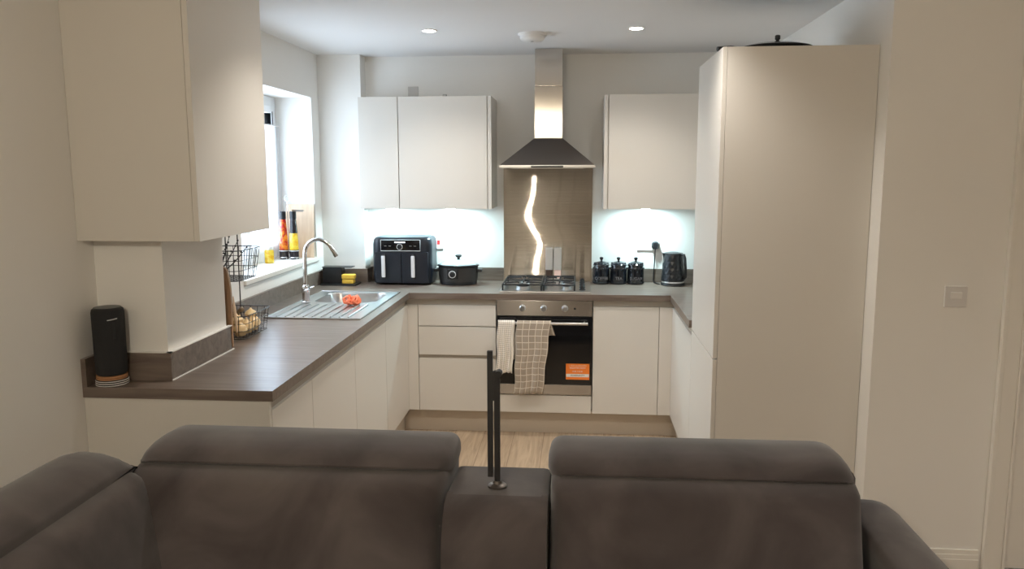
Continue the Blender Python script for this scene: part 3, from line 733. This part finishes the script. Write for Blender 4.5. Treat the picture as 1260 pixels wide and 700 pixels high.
def mill(x, fill, label, word):
    y = -.043; r = thing('spice_mill', (x, y, ZW + .008), label, 'mill', 'steel spice mills')
    z0_ = ZW + .0005
    MB().box(x - .0245, x + .0245, y - .0245, y + .0245, z0_, z0_ + .028, .004).build('mill_base', STEELS, r)
    MB().box(x - .0225, x + .0225, y - .0225, y + .0225, z0_ + .028, z0_ + .085, .003).build(word, fill, r)
    k = MB().box(x - .0255, x + .0255, y - .0255, y + .0255, z0_ + .085, z0_ + .235, .004)
    k.build('mill_case', plain('mill steel with light in colour', (.8, .8, .8), .42, 1), r)  # raised base colour carries the white light falling on the mills
    MB().box(x - .015, x + .015, y - .015, y + .015, z0_ + .235, z0_ + .239, .001).build('button', GREYP, r)
mill(.010, MILLCLEAR, 'steel spice mill with dark peppercorns behind the hob', 'peppercorn_window')
mill(.067, PINK, 'steel spice mill with pale pink salt behind the hob', 'salt_window')

r = thing('kettle', (.845, -.14, ZW), 'black faceted jug kettle in the corner by the tall cabinet', 'kettle')
kx, ky = .838, -.14
MB().lathe((kx, ky, 0), [(.076, ZW + .0006), (.080, ZW + .006), (.078, ZW + .016), (.066, ZW + .018)], 32).build('power_base', BLACKP, r)
MB().lathe((kx, ky, 0), [(.070, ZW + .018), (.0745, ZW + .020), (.0745, ZW + .030), (.07, ZW + .032)], 32).build('kettle_ring', SILVER, r)
k = MB(); ns = 16; rows = 8; V = []
for i in range(rows + 1):
    f_ = i / rows; rad = .0785 - .015 * f_; zz = ZW + .030 + .175 * f_; off = .5 if i % 2 else 0
    V.append([k.bm.verts.new((kx + (rad + (.0015 if i % 2 else 0)) * math.cos(2 * math.pi * (j + off) / ns), ky + rad * math.sin(2 * math.pi * (j + off) / ns), zz)) for j in range(ns)])
for i in range(rows):
    a, b_ = V[i], V[i + 1]
    for j in range(ns):
        j2 = (j + 1) % ns
        if i % 2 == 0: k.bm.faces.new((a[j], a[j2], b_[j])); k.bm.faces.new((a[j2], b_[j2], b_[j]))
        else: k.bm.faces.new((a[j], b_[j2], b_[j])); k.bm.faces.new((a[j], a[j2], b_[j2]))
k.bm.faces.new(V[0][::-1]); k.bm.faces.new(V[-1])
k.build('kettle_body', plain('black faceted plastic', (.009, .011, .014), .28), r, smooth=False)
MB().lathe((kx, ky, 0), [(.060, ZW + .2), (.063, ZW + .208), (.060, ZW + .216), (.03, ZW + .222), (.002, ZW + .223)], 24).build('lid', BLACKP, r)
k = MB(); k.loft([[(kx - .052, ky - .03, ZW + .212), (kx - .052, ky + .01, ZW + .212), (kx - .06, ky - .01, ZW + .155), ], [(kx - .073, ky - .018, ZW + .216), (kx - .073, ky - .002, ZW + .216), (kx - .068, ky - .010, ZW + .19)]]); k.build('spout', BLACKP, r)
MB().tube([(kx + .048, ky - .03, ZW + .205), (kx + .062, ky - .055, ZW + .206), (kx + .068, ky - .062, ZW + .185), (kx + .074, ky - .062, ZW + .11), (kx + .074, ky - .055, ZW + .06), (kx + .06, ky - .035, ZW + .045)], .0095, 10).build('kettle_handle', BLACKP, r)

# ------------------------------------------------------------------ on the window sill
SZ = WZ0 + .003
r = thing('chopping_board', (-1.655, -.30, SZ), 'pale wooden chopping board with a slot handle leaning in the window recess', 'chopping board')
k = MB(); bw0, bw1, bz0, bz1 = -1.735, -1.545, SZ + .001, SZ + .352
yb = lambda z: -.315 + .035 * (z - SZ) / .35
def slab(x0, x1, za, zb, th=.016):
    k.loft([[(x0, yb(za) - th, za), (x1, yb(za) - th, za), (x1, yb(zb) - th, zb), (x0, yb(zb) - th, zb)], [(x0, yb(za), za), (x1, yb(za), za), (x1, yb(zb), zb), (x0, yb(zb), zb)]])
slab(bw0, bw1, bz0, bz1 - .05); slab(bw0, bw0 + .04, bz1 - .05, bz1 - .035); slab(bw1 - .07, bw1, bz1 - .05, bz1 - .035); slab(bw0, bw1, bz1 - .035, bz1)
k.build('board', WOOD, r, smooth=False)
k = MB(); th = .0165
pe = [(bw0, yb(bz0) - .008, bz0 + .002), (bw1, yb(bz0) - .008, bz0 + .002), (bw1, yb(bz1) - .008, bz1), (bw0, yb(bz1) - .008, bz1)]
k.tube(pe, .0028, 6, closed=True); k.build('board_edge', GREYP, r)
r = thing('oil_bottle_stand', (-1.68, -.42, SZ), 'chrome stand holding two infused oil bottles on the window sill', 'bottle stand')
sx_, sy_ = -1.680, -.42
k = MB(); RG = .0335
for dx in (-.0345, .0345):
    k.tube([(sx_ + dx + RG * math.cos(a * .3927), sy_ + RG * math.sin(a * .3927), SZ + .012) for a in range(16)], .0025, 6, closed=True)
    for a in (.8, 2.4, 4.0, 5.5): k.cyl((sx_ + dx + .033 * math.cos(a), sy_ + .033 * math.sin(a), SZ), (sx_ + dx + .033 * math.cos(a), sy_ + .033 * math.sin(a), SZ + .012), .0025, 6)
k.build('base_rings', CHROME, r)
k = MB().cyl((sx_, sy_, SZ + .012), (sx_, sy_, SZ + .375), .0028, 8)
k.tube([(sx_ + .018 * math.cos(a * .3927 - 1.57), sy_, SZ + .395 + .02 * math.sin(a * .3927 - 1.57)) for a in range(16)], .0025, 6, closed=True); k.build('handle_rod', CHROME, r)
OILR = oil_mat('red chilli oil', (.55, .02, .015), (.95, .30, .02)); OILY = oil_mat('golden herb oil', (.92, .52, .02), (.98, .75, .08)); OILD = plain('dark herbs and vinegar', (.02, .016, .02), .12)
def bottle(x, m, label, upper):
    r = thing('oil_bottle', (x, sy_, SZ + .001), label, 'bottle', 'oil bottles on the sill')
    rr = .030
    MB().lathe((x, sy_, 0), [(rr * .9, SZ + .001), (rr, SZ + .006), (rr, SZ + .05), (rr * .98, SZ + .062)], 20).build('bottle_base', OILD, r)
    MB().lathe((x, sy_, 0), [(rr * .98, SZ + .062), (rr * .93, SZ + .12), (rr * .86, SZ + .17)], 20).build('oil', m, r)
    MB().lathe((x, sy_, 0), [(rr * .86, SZ + .17), (rr * .74, SZ + .225), (rr * .64, SZ + .26)], 20).build('bottle_neck', upper, r)
    MB().lathe((x, sy_, 0), [(rr * .66, SZ + .26), (rr * .70, SZ + .265), (rr * .70, SZ + .308), (rr * .6, SZ + .312)], 16).build('cap', BLACKP, r)
    MB().tube([(x + rr * 1.01 * math.cos(a * .3927), sy_ + rr * 1.01 * math.sin(a * .3927), SZ + .055) for a in range(16)], .002, 6, closed=True).build('bottle_band', SILVER, r)
bottle(-1.7145, OILR, 'oil bottle with red and orange chillies in the chrome stand', OILR)
bottle(-1.6455, OILY, 'oil bottle with golden yellow oil in the chrome stand', OILD)
r = thing('jar', (-1.72, -.66, SZ), 'small glass jar of golden oil on the window sill above the basket', 'jar')
MB().lathe((-1.72, -.66, 0), [(.026, SZ + .001), (.029, SZ + .005), (.029, SZ + .075), (.024, SZ + .085)], 20).build('jar_contents', OILY, r)
MB().lathe((-1.72, -.66, 0), [(.024, SZ + .085), (.026, SZ + .087), (.026, SZ + .102), (.022, SZ + .104)], 20).build('lid', SILVER, r)
# net curtain on a rod
r = thing('net_curtain', (-1.764, -.86, 1.11), 'sheer white net curtain across the lower window', 'curtain')
k = MB(); n = 160; top, bot = [], []
for i in range(n + 1):
    y = -1.44 + 1.15 * i / n; x = -1.764 + .004 * math.sin(i * .55) + .004 * math.sin(i * .23 + 1)
    top.append(k.bm.verts.new((x, y, 1.955))); bot.append(k.bm.verts.new((x + .003 * math.sin(i * .4), y, 1.11)))
for i in range(n): k.bm.faces.new((top[i], top[i + 1], bot[i + 1], bot[i]))
k.build('net', NET, r, ang=180)
MB().cyl((-1.764, -1.455, 1.96), (-1.764, -.275, 1.96), .005, 8).ball((-1.764, -.283, 1.96), .009).build('rod', WHITEP, r)

# ------------------------------------------------------------------ wire basket and contents
bx, by = -1.395, -1.93
r = thing('fruit_basket', (bx, by, ZW), 'two tier black wire basket stand behind the pier', 'basket')
def wire_basket(name, x0, x1, y0, y1, zb, zt_, ins, nxw, nyw, rings):
    k = MB(); rad = .0016
    for i in range(rings + 1):
        f_ = i / rings; s_ = ins * (1 - f_); z = zb + (zt_ - zb) * f_
        q = rrect((x0 + x1) / 2, (y0 + y1) / 2, x1 - x0 - 2 * s_, y1 - y0 - 2 * s_, .03, 3)
        k.tube([(x, y, z) for x, y in q], rad * (1.5 if i == rings else 1), 5, closed=True)
    for i in range(1, nxw):
        x = x0 + (x1 - x0) * i / nxw; xb_ = x0 + ins + (x1 - x0 - 2 * ins) * i / nxw
        k.tube([(x, y0, zt_), (xb_, y0 + ins, zb), (xb_, y1 - ins, zb), (x, y1, zt_)], rad, 5)
    for i in range(1, nyw):
        y = y0 + (y1 - y0) * i / nyw; yb_ = y0 + ins + (y1 - y0 - 2 * ins) * i / nyw
        k.tube([(x0, y, zt_), (x0 + ins, yb_, zb), (x1 - ins, yb_, zb), (x1, y, zt_)], rad, 5)
    return k.build(name, WIRE, r)
wire_basket('lower_basket', -1.515, -1.272, -2.085, -1.785, ZW + .008, ZW + .113, .012, 7, 8, 3)
wire_basket('upper_basket', -1.500, -1.30, -2.055, -1.80, 1.175, 1.315, .02, 7, 9, 3)
k = MB()
for x_ in (-1.362, -1.42): k.cyl((x_, -1.93, ZW + .01), (x_, -1.93, 1.41), .003, 6)
k.tube([(-1.362, -1.93, 1.41), (-1.375, -1.93, 1.422), (-1.407, -1.93, 1.422), (-1.42, -1.93, 1.41)], .003, 6); k.build('post', WIRE, r)
rnd = random.Random(9); g_ = 'onions in the lower wire basket'
spots = [(-1.325, -2.03), (-1.325, -1.96), (-1.325, -1.89), (-1.34, -1.84), (-1.385, -2.035), (-1.39, -1.885), (-1.46, -2.02), (-1.46, -1.94), (-1.46, -1.86)]
for i, (x, y) in enumerate(spots):
    k = MB(); rr = .032; z = ZW + .012
    k.lathe((x, y, 0), [(.006, z), (rr * .7, z + .006), (rr, z + .028), (rr * .85, z + .046), (rr * .4, z + .058), (.006, z + .066), (.003, z + .075)], 14)
    tag(k.build('onion', ONION, origin=(x, y, z)), 'pale golden onion heaped in the bottom of the wire basket', 'onion', g_)
for i, (x, y) in enumerate([(-1.345, -2.02), (-1.345, -1.86)]):
    k = MB(); z = ZW + .07
    k.lathe((x, y, 0), [(.004, z), (.022, z + .004), (.029, z + .018), (.022, z + .03), (.008, z + .038), (.003, z + .046)], 14)
    tag(k.build('garlic_bulb', ONION, origin=(x, y, z)), ('cream garlic bulb on the onions nearest the pier', 'cream garlic bulb on the onions nearest the sink')[i], 'garlic', 'garlic on the onions')
k = MB(); k.tube([(-1.39, -1.95, ZW + .078), (-1.38, -1.95, ZW + .095), (-1.36, -1.955, ZW + .118), (-1.345, -1.96, ZW + .125), (-1.33, -1.985, ZW + .13)], .01, 8, radii=[.014, .016, .008, .013, .006])
tag(k.build('paper_twist', BAGM, origin=(-1.36, -1.98, ZW + .066)), 'brown twisted paper bag neck on top of the onions', 'bag')
r = thing('twig_spray', (-1.40, -1.93, 1.18), 'dark curved twigs with small buds lying in the upper wire basket', 'twigs')
for i, (a, lx, ly, lz) in enumerate(((0, .105, .10, .12), (1, .08, .06, .15), (2, .02, .10, .16), (3, .06, -.02, .13), (4, -.03, .02, .15))):
    base = Vector((-1.44, -2.0 + .006 * i, 1.195 + .004 * i)); tip = base + Vector((lx, ly, lz)); mid = base.lerp(tip, .5) - Vector((0, 0, .03))
    pt = [base.lerp(mid, q / 8).lerp(mid.lerp(tip, q / 8), q / 8) for q in range(9)]
    tw = MB().tube(pt, .003, 6, radii=[.0042 - .0003 * q for q in range(9)])
    o = tw.build('twig', BLACKM, r)
    k = MB()
    for q in (5, 6, 7, 8): k.ball(pt[q] + Vector((rnd.uniform(-.006, .006), rnd.uniform(-.006, .006), .004)), .0048, seg=6)
    k.build('bud', BLACKM, o)
r = thing('serving_paddle', (-1.34, -2.2, ZW), 'narrow wooden paddle board standing between the pier and the wire basket', 'board')
q = round_poly([(-1.40, ZW + .0005), (-1.284, ZW + .0005), (-1.284, ZW + .26), (-1.30, ZW + .355), (-1.375, ZW + .355), (-1.40, ZW + .26)], [.01, .01, .04, .03, .03, .04], 5)
k = MB(); k.loft([[(x, -2.212 + .03 * (z - ZW), z) for x, z in q], [(x, -2.196 + .03 * (z - ZW), z) for x, z in q]]); k.build('paddle_blade', WOODD, r, smooth=False)
k = MB(); k.tube([(-1.288, -2.170, ZW + .22), (-1.285, -2.172, ZW + .17), (-1.280, -2.172, ZW + .11), (-1.278, -2.173, ZW + .06)], .006, 8, radii=[.002, .007, .007, .003]); k.build('hanging_cord', WOOD, r)

# ------------------------------------------------------------------ speaker on coasters
px_, py_ = -1.464, -2.815
def coaster(z, m, m2, label, rr=.054):
    r = thing('coaster', (px_, py_, z), label, 'coaster', 'stack of coasters under the speaker')
    MB().lathe((px_, py_, 0), [(rr - .002, z), (rr, z + .001), (rr, z + .0062), (rr - .002, z + .0072)], 32).build('coaster_disc', m, r)
    if m2: MB().tube([(px_ + (rr + .0002) * math.cos(a * math.pi / 18), py_ + (rr + .0002) * math.sin(a * math.pi / 18), z + .0035) for a in range(36)], .0016, 6, closed=True).build('coaster_rim', m2, r)
zz = ZW + .0005
coaster(zz, BLACKM, WHITEP, 'black coaster with a white rim, at the bottom of the stack under the speaker')
coaster(zz + .0075, BLACKM, WHITEP, 'black coaster with a white rim, second up in the stack')
coaster(zz + .015, BLACKM, WHITEP, 'black coaster with a white rim, third up in the stack, under the tan ones')
coaster(zz + .0225, TAN, None, 'tan cork coaster, lower of the two under the speaker', .052)
coaster(zz + .030, TAN, None, 'tan cork coaster directly under the speaker', .052)
r = thing('speaker', (px_, py_, zz + .038), 'tall black cylindrical speaker standing on coasters against the wall', 'speaker')
zb = zz + .038
MB().lathe((px_, py_, 0), [(.047, zb), (.051, zb + .004), (.053, zb + .02), (.0545, zb + .225), (.052, zb + .236), (.047, zb + .240)], 36).build('speaker_grille', SPKR, r)
MB().lathe((px_, py_, 0), [(.047, zb + .240), (.045, zb + .243), (.02, zb + .2435), (.002, zb + .2435)], 36).build('speaker_top', BLACKP, r)
a0 = -.72
k = MB().tube([(px_ + .0555 * math.cos(a0 + .12 * i), py_ + .0555 * math.sin(a0 + .12 * i), zb + .205 + .0008 * i) for i in range(-3, 3)], .0018, 6); k.build('logo', SILVER, r)
k = MB().box(-.004, .004, -.001, .001, -.03, .03, .0006)
for v in k.bm.verts: v.co = Vector((px_ + .055 * math.cos(a0) + v.co.x * .7, py_ + .055 * math.sin(a0) + v.co.y + v.co.x * .7, zb + .165 + v.co.z))
k.build('strap', BLACKP, r)

# ------------------------------------------------------------------ lidded pan on the tall cabinet
r = thing('wok', (1.075, -1.75, 2.167), 'black lidded wok lying on top of the tall cabinet', 'wok')
wx, wy, wz = 1.075, -1.72, 2.1675
MB().lathe((wx, wy, 0), [(.08, wz), (.085, wz + .002), (.13, wz + .018), (.158, wz + .038), (.163, wz + .04), (.155, wz + .036)], 40).build('pan_body', BLACKM, r)
MB().lathe((wx, wy, 0), [(.160, wz + .040), (.158, wz + .043), (.11, wz + .056), (.05, wz + .063), (.003, wz + .064)], 40).build('lid', BLACKG, r)
MB().lathe((wx + .01, wy, 0), [(.007, wz + .062), (.007, wz + .075), (.012, wz + .08), (.012, wz + .095), (.008, wz + .098)], 14).build('lid_knob', BLACKP, r)
MB().tube([(wx - .15, wy - .02, wz + .036), (wx - .20, wy - .04, wz + .038), (wx - .262, wy - .06, wz + .032)], .011, 8, radii=[.009, .012, .011]).build('pan_handle', BLACKP, r)

# ------------------------------------------------------------------ sofa
so = thing('sofa', (0, -3.7, 0), 'dark taupe suede corner sofa with raised headrests and a middle console', 'sofa')
def sub(o, lv=2):
    m = o.modifiers.new('soft', 'SUBSURF'); m.levels = lv; m.render_levels = lv; return o
def lean(k, ax, base, depth, sgn):
    # the back cushion grows thicker towards the seat
    for v in k.bm.verts:
        c = v.co[ax]; f_ = max(0, .925 - v.co.z) / .5
        v.co[ax] += sgn * .15 * f_ ** 1.1 * max(0, min(1, abs(c - base) / depth))
BACK = [(0, .05), (-.01, .012), (-.07, 0), (-.25, .001), (-.28, .005), (-.302, .012), (-.316, .022), (-.326, .036), (-.332, .055), (-.336, .09), (-.338, .15), (-.338, .2)]
HEAD = [(0, .05), (-.005, .022), (-.04, .003), (-.10, 0), (-.15, .0015), (-.185, .007), (-.205, .014), (-.222, .024), (-.232, .034), (-.236, .04)]
def backrest(x0, x1, hb, hl, hr, r0, r1):
    q = dense(round_poly([(x0, .40), (x1, .40), (x1, .925), (x0, .925)], [.05, .05, .03, .03], 5), .05)
    k = MB(); pillow(k, q, 'y', [(-3.33 + d, i_) for d, i_ in BACK]); lean(k, 1, -3.33, .3, -1)
    k.build('backrest', SOFA, so, ang=70)
    q = dense(round_poly([(x0 - .010, hb - .01), (x1 + .010, hb - .01), (x1 + .010, hr), (x0 - .008, hl)], [.02, .02, r1, r0], 9), .05)
    k = MB(); pillow(k, q, 'y', [(-3.368 + d, i_) for d, i_ in HEAD])
    k.build('headrest', SOFA, so, ang=70)
backrest(-.935, -.115, .905, .968, .966, .075, .04)
backrest(.143, .888, .908, .964, .966, .04, .078)
# console between the seats
q = dense(round_poly([(-.117, .35), (.141, .35), (.141, .875), (-.117, .875)], [.02, .02, .02, .02], 4), .05)
k = MB(); pillow(k, q, 'y', [(-3.40, .03), (-3.405, .01), (-3.43, 0), (-3.62, 0)])
pr = [(-3.62, .875), (-3.66, .862), (-3.69, .83), (-3.71, .78), (-3.72, .70), (-3.73, .35)]
k.loft([[(x, y, z) for (y, z) in [(-3.60, .35), (-3.60, .8745)] + pr] for x in (-.114, -.108, .132, .138)])
k.build('console', SOFA, so, ang=50)
# corner section along the side wall
q = dense(round_poly([(-5.2, .40), (-3.62, .40), (-3.62, .925), (-5.2, .925)], [.04, .05, .05, .03], 5), .05)
k = MB(); pillow(k, q, 'x', [(-1.12 - d * .76, i_ * (1.6 if d > -.05 else 1)) for d, i_ in BACK]); lean(k, 0, -1.12, .23, 1)
k.build('backrest', SOFA, so, ang=70)
q = dense(round_poly([(-5.2, .875), (-3.57, .875), (-3.61, .985), (-5.2, .985)], [.03, .04, .12, .05], 9), .05)
k = MB(); pillow(k, q, 'x', [(-1.125, .085), (-1.115, .055), (-1.09, .024), (-1.055, .006), (-1.025, 0), (-.985, .003), (-.953, .012), (-.932, .024), (-.917, .04), (-.912, .05)])
k.build('headrest', SOFA, so, ang=70)
# armrest
q = round_poly([(.918, .12), (1.085, .12), (1.085, .79), (.918, .79)], [.02, .03, .10, .04], 8)
k = MB(); pillow(k, dense(q, .05), 'y', [(-3.325, .04), (-3.33, .02), (-3.36, .004), (-3.40, 0), (-4.45, 0), (-4.5, .01), (-4.52, .04)])
k.build('armrest', SOFA, so, ang=60)
# rear panels, seats and feet
MB().box(-1.20, 1.05, -3.335, -3.28, .08, .74, .02).build('rear_panel', SOFA, so)
MB().box(-1.20, -1.125, -5.2, -3.3, .08, .78, .02).build('rear_panel', SOFA, so)
MB().box(-1.26, 1.07, -4.42, -3.34, .08, .34, .02).box(-1.26, -.10, -5.2, -4.40, .08, .34, .02).build('frame', SOFA, so)
for x0, x1, y0, y1 in ((-.72, -.12, -4.46, -3.72), (.145, .912, -4.46, -3.72), (-.72, -.12, -5.2, -4.48)):
    MB().box(x0, x1, y0, y1, .335, .47, .04, 4).build('seat', SOFA, so)
for x, y in ((-1.2, -3.4), (1.0, -3.4), (1.0, -4.35), (-.2, -5.1), (-1.2, -5.1)):
    MB().cyl((x, y, 0), (x, y, .085), .022, 12).build('foot', BLACKP, so)

# folded arm on the console
r = thing('folding_arm', (.008, -3.565, .8755), 'folded black twin bar holder standing on the sofa console', 'stand')
ax, ay, az = .008, -3.565, .8755
MB().lathe((ax, ay, 0), [(.024, az), (.024, az + .004), (.020, az + .007), (.012, az + .009), (.010, az + .016)], 24).build('base_disc', STEELC, r)
MB().box(ax - .0075, ax + .0075, ay - .006, ay + .006, az + .006, az + .302, .002).build('upright_bar', BLACKM, r)
MB().box(ax - .0245, ax - .0105, ay - .005, ay + .007, az + .026, az + .352, .002).build('folded_bar', BLACKM, r)
MB().box(ax - .024, ax + .0075, ay - .0055, ay + .0065, az + .225, az + .300, .002).build('bridge_plate', BLACKM, r)
MB().cyl((ax + .004, ay - .012, az + .294), (ax + .004, ay + .012, az + .294), .009, 14).build('hinge', BLACKM, r)

# ------------------------------------------------------------------ light
wl = bpy.data.worlds.new('World'); scene.world = wl; wl.use_nodes = True
bg = wl.node_tree.nodes['Background']; bg.inputs[0].default_value = (.68, .83, 1.0, 1); bg.inputs[1].default_value = 8.5
pl = bpy.data.lights.new('window_portal', 'AREA'); pl.shape = 'RECTANGLE'; pl.size = WY1 - WY0; pl.size_y = WZ1 - WZ0; pl.cycles.is_portal = True
po = bpy.data.objects.new('window_portal', pl); col.objects.link(po); po.location = (-1.87, (WY0 + WY1) / 2, (WZ0 + WZ1) / 2); po.rotation_euler = (R(90), 0, R(-90))
# the lamp of the living room hangs near the camera, above and behind it
ll = bpy.data.lights.new('living_room_lamp', 'POINT'); ll.energy = 52; ll.shadow_soft_size = .028; ll.color = (1, .89, .71)
lo = bpy.data.objects.new('living_room_lamp', ll); col.objects.link(lo); lo.location = (-.42, -5.75, 2.26)
for i, (x, y) in enumerate(((2.3, -4.5), (1.4, -6.4))):  # unseen spots added to brighten the switch wall more than the tall cabinet
    l = bpy.data.lights.new('added_fill_spot', 'SPOT'); l.energy = 54; l.spot_size = R(140); l.spot_blend = .9; l.shadow_soft_size = .05; l.color = (1, .99, .97)
    o = bpy.data.objects.new('added_fill_spot', l); col.objects.link(o); o.location = (x, y, HC - .02)

# ------------------------------------------------------------------ camera and view
cam = bpy.data.cameras.new('camera'); co = bpy.data.objects.new('camera', cam); col.objects.link(co)
yaw, pitch, roll = .083, -.1418, -.002
fw = Vector((-math.sin(yaw) * math.cos(pitch), math.cos(yaw) * math.cos(pitch), math.sin(pitch)))
rt = Vector((math.cos(yaw), math.sin(yaw), 0)); up = rt.cross(fw)
c_, s_ = math.cos(roll), math.sin(roll); rt, up = c_ * rt + s_ * up, -s_ * rt + c_ * up
M = Matrix((rt, up, -fw)).transposed().to_4x4(); M.translation = (.2062, -5.4905, 1.6695)
co.matrix_world = M
cam.sensor_width = 36; cam.lens = 982.38 / 1260 * 36; cam.clip_start = .05
scene.camera = co
vs = scene.view_settings; vs.view_transform = 'Standard'; vs.look = 'None'; vs.gamma = 1; vs.use_curve_mapping = False; vs.exposure = .18
scene.cycles.use_denoising = True
scene.cycles.max_bounces = 10; scene.cycles.diffuse_bounces = 5; scene.cycles.transparent_max_bounces = 12
scene.cycles.sample_clamp_indirect = 6
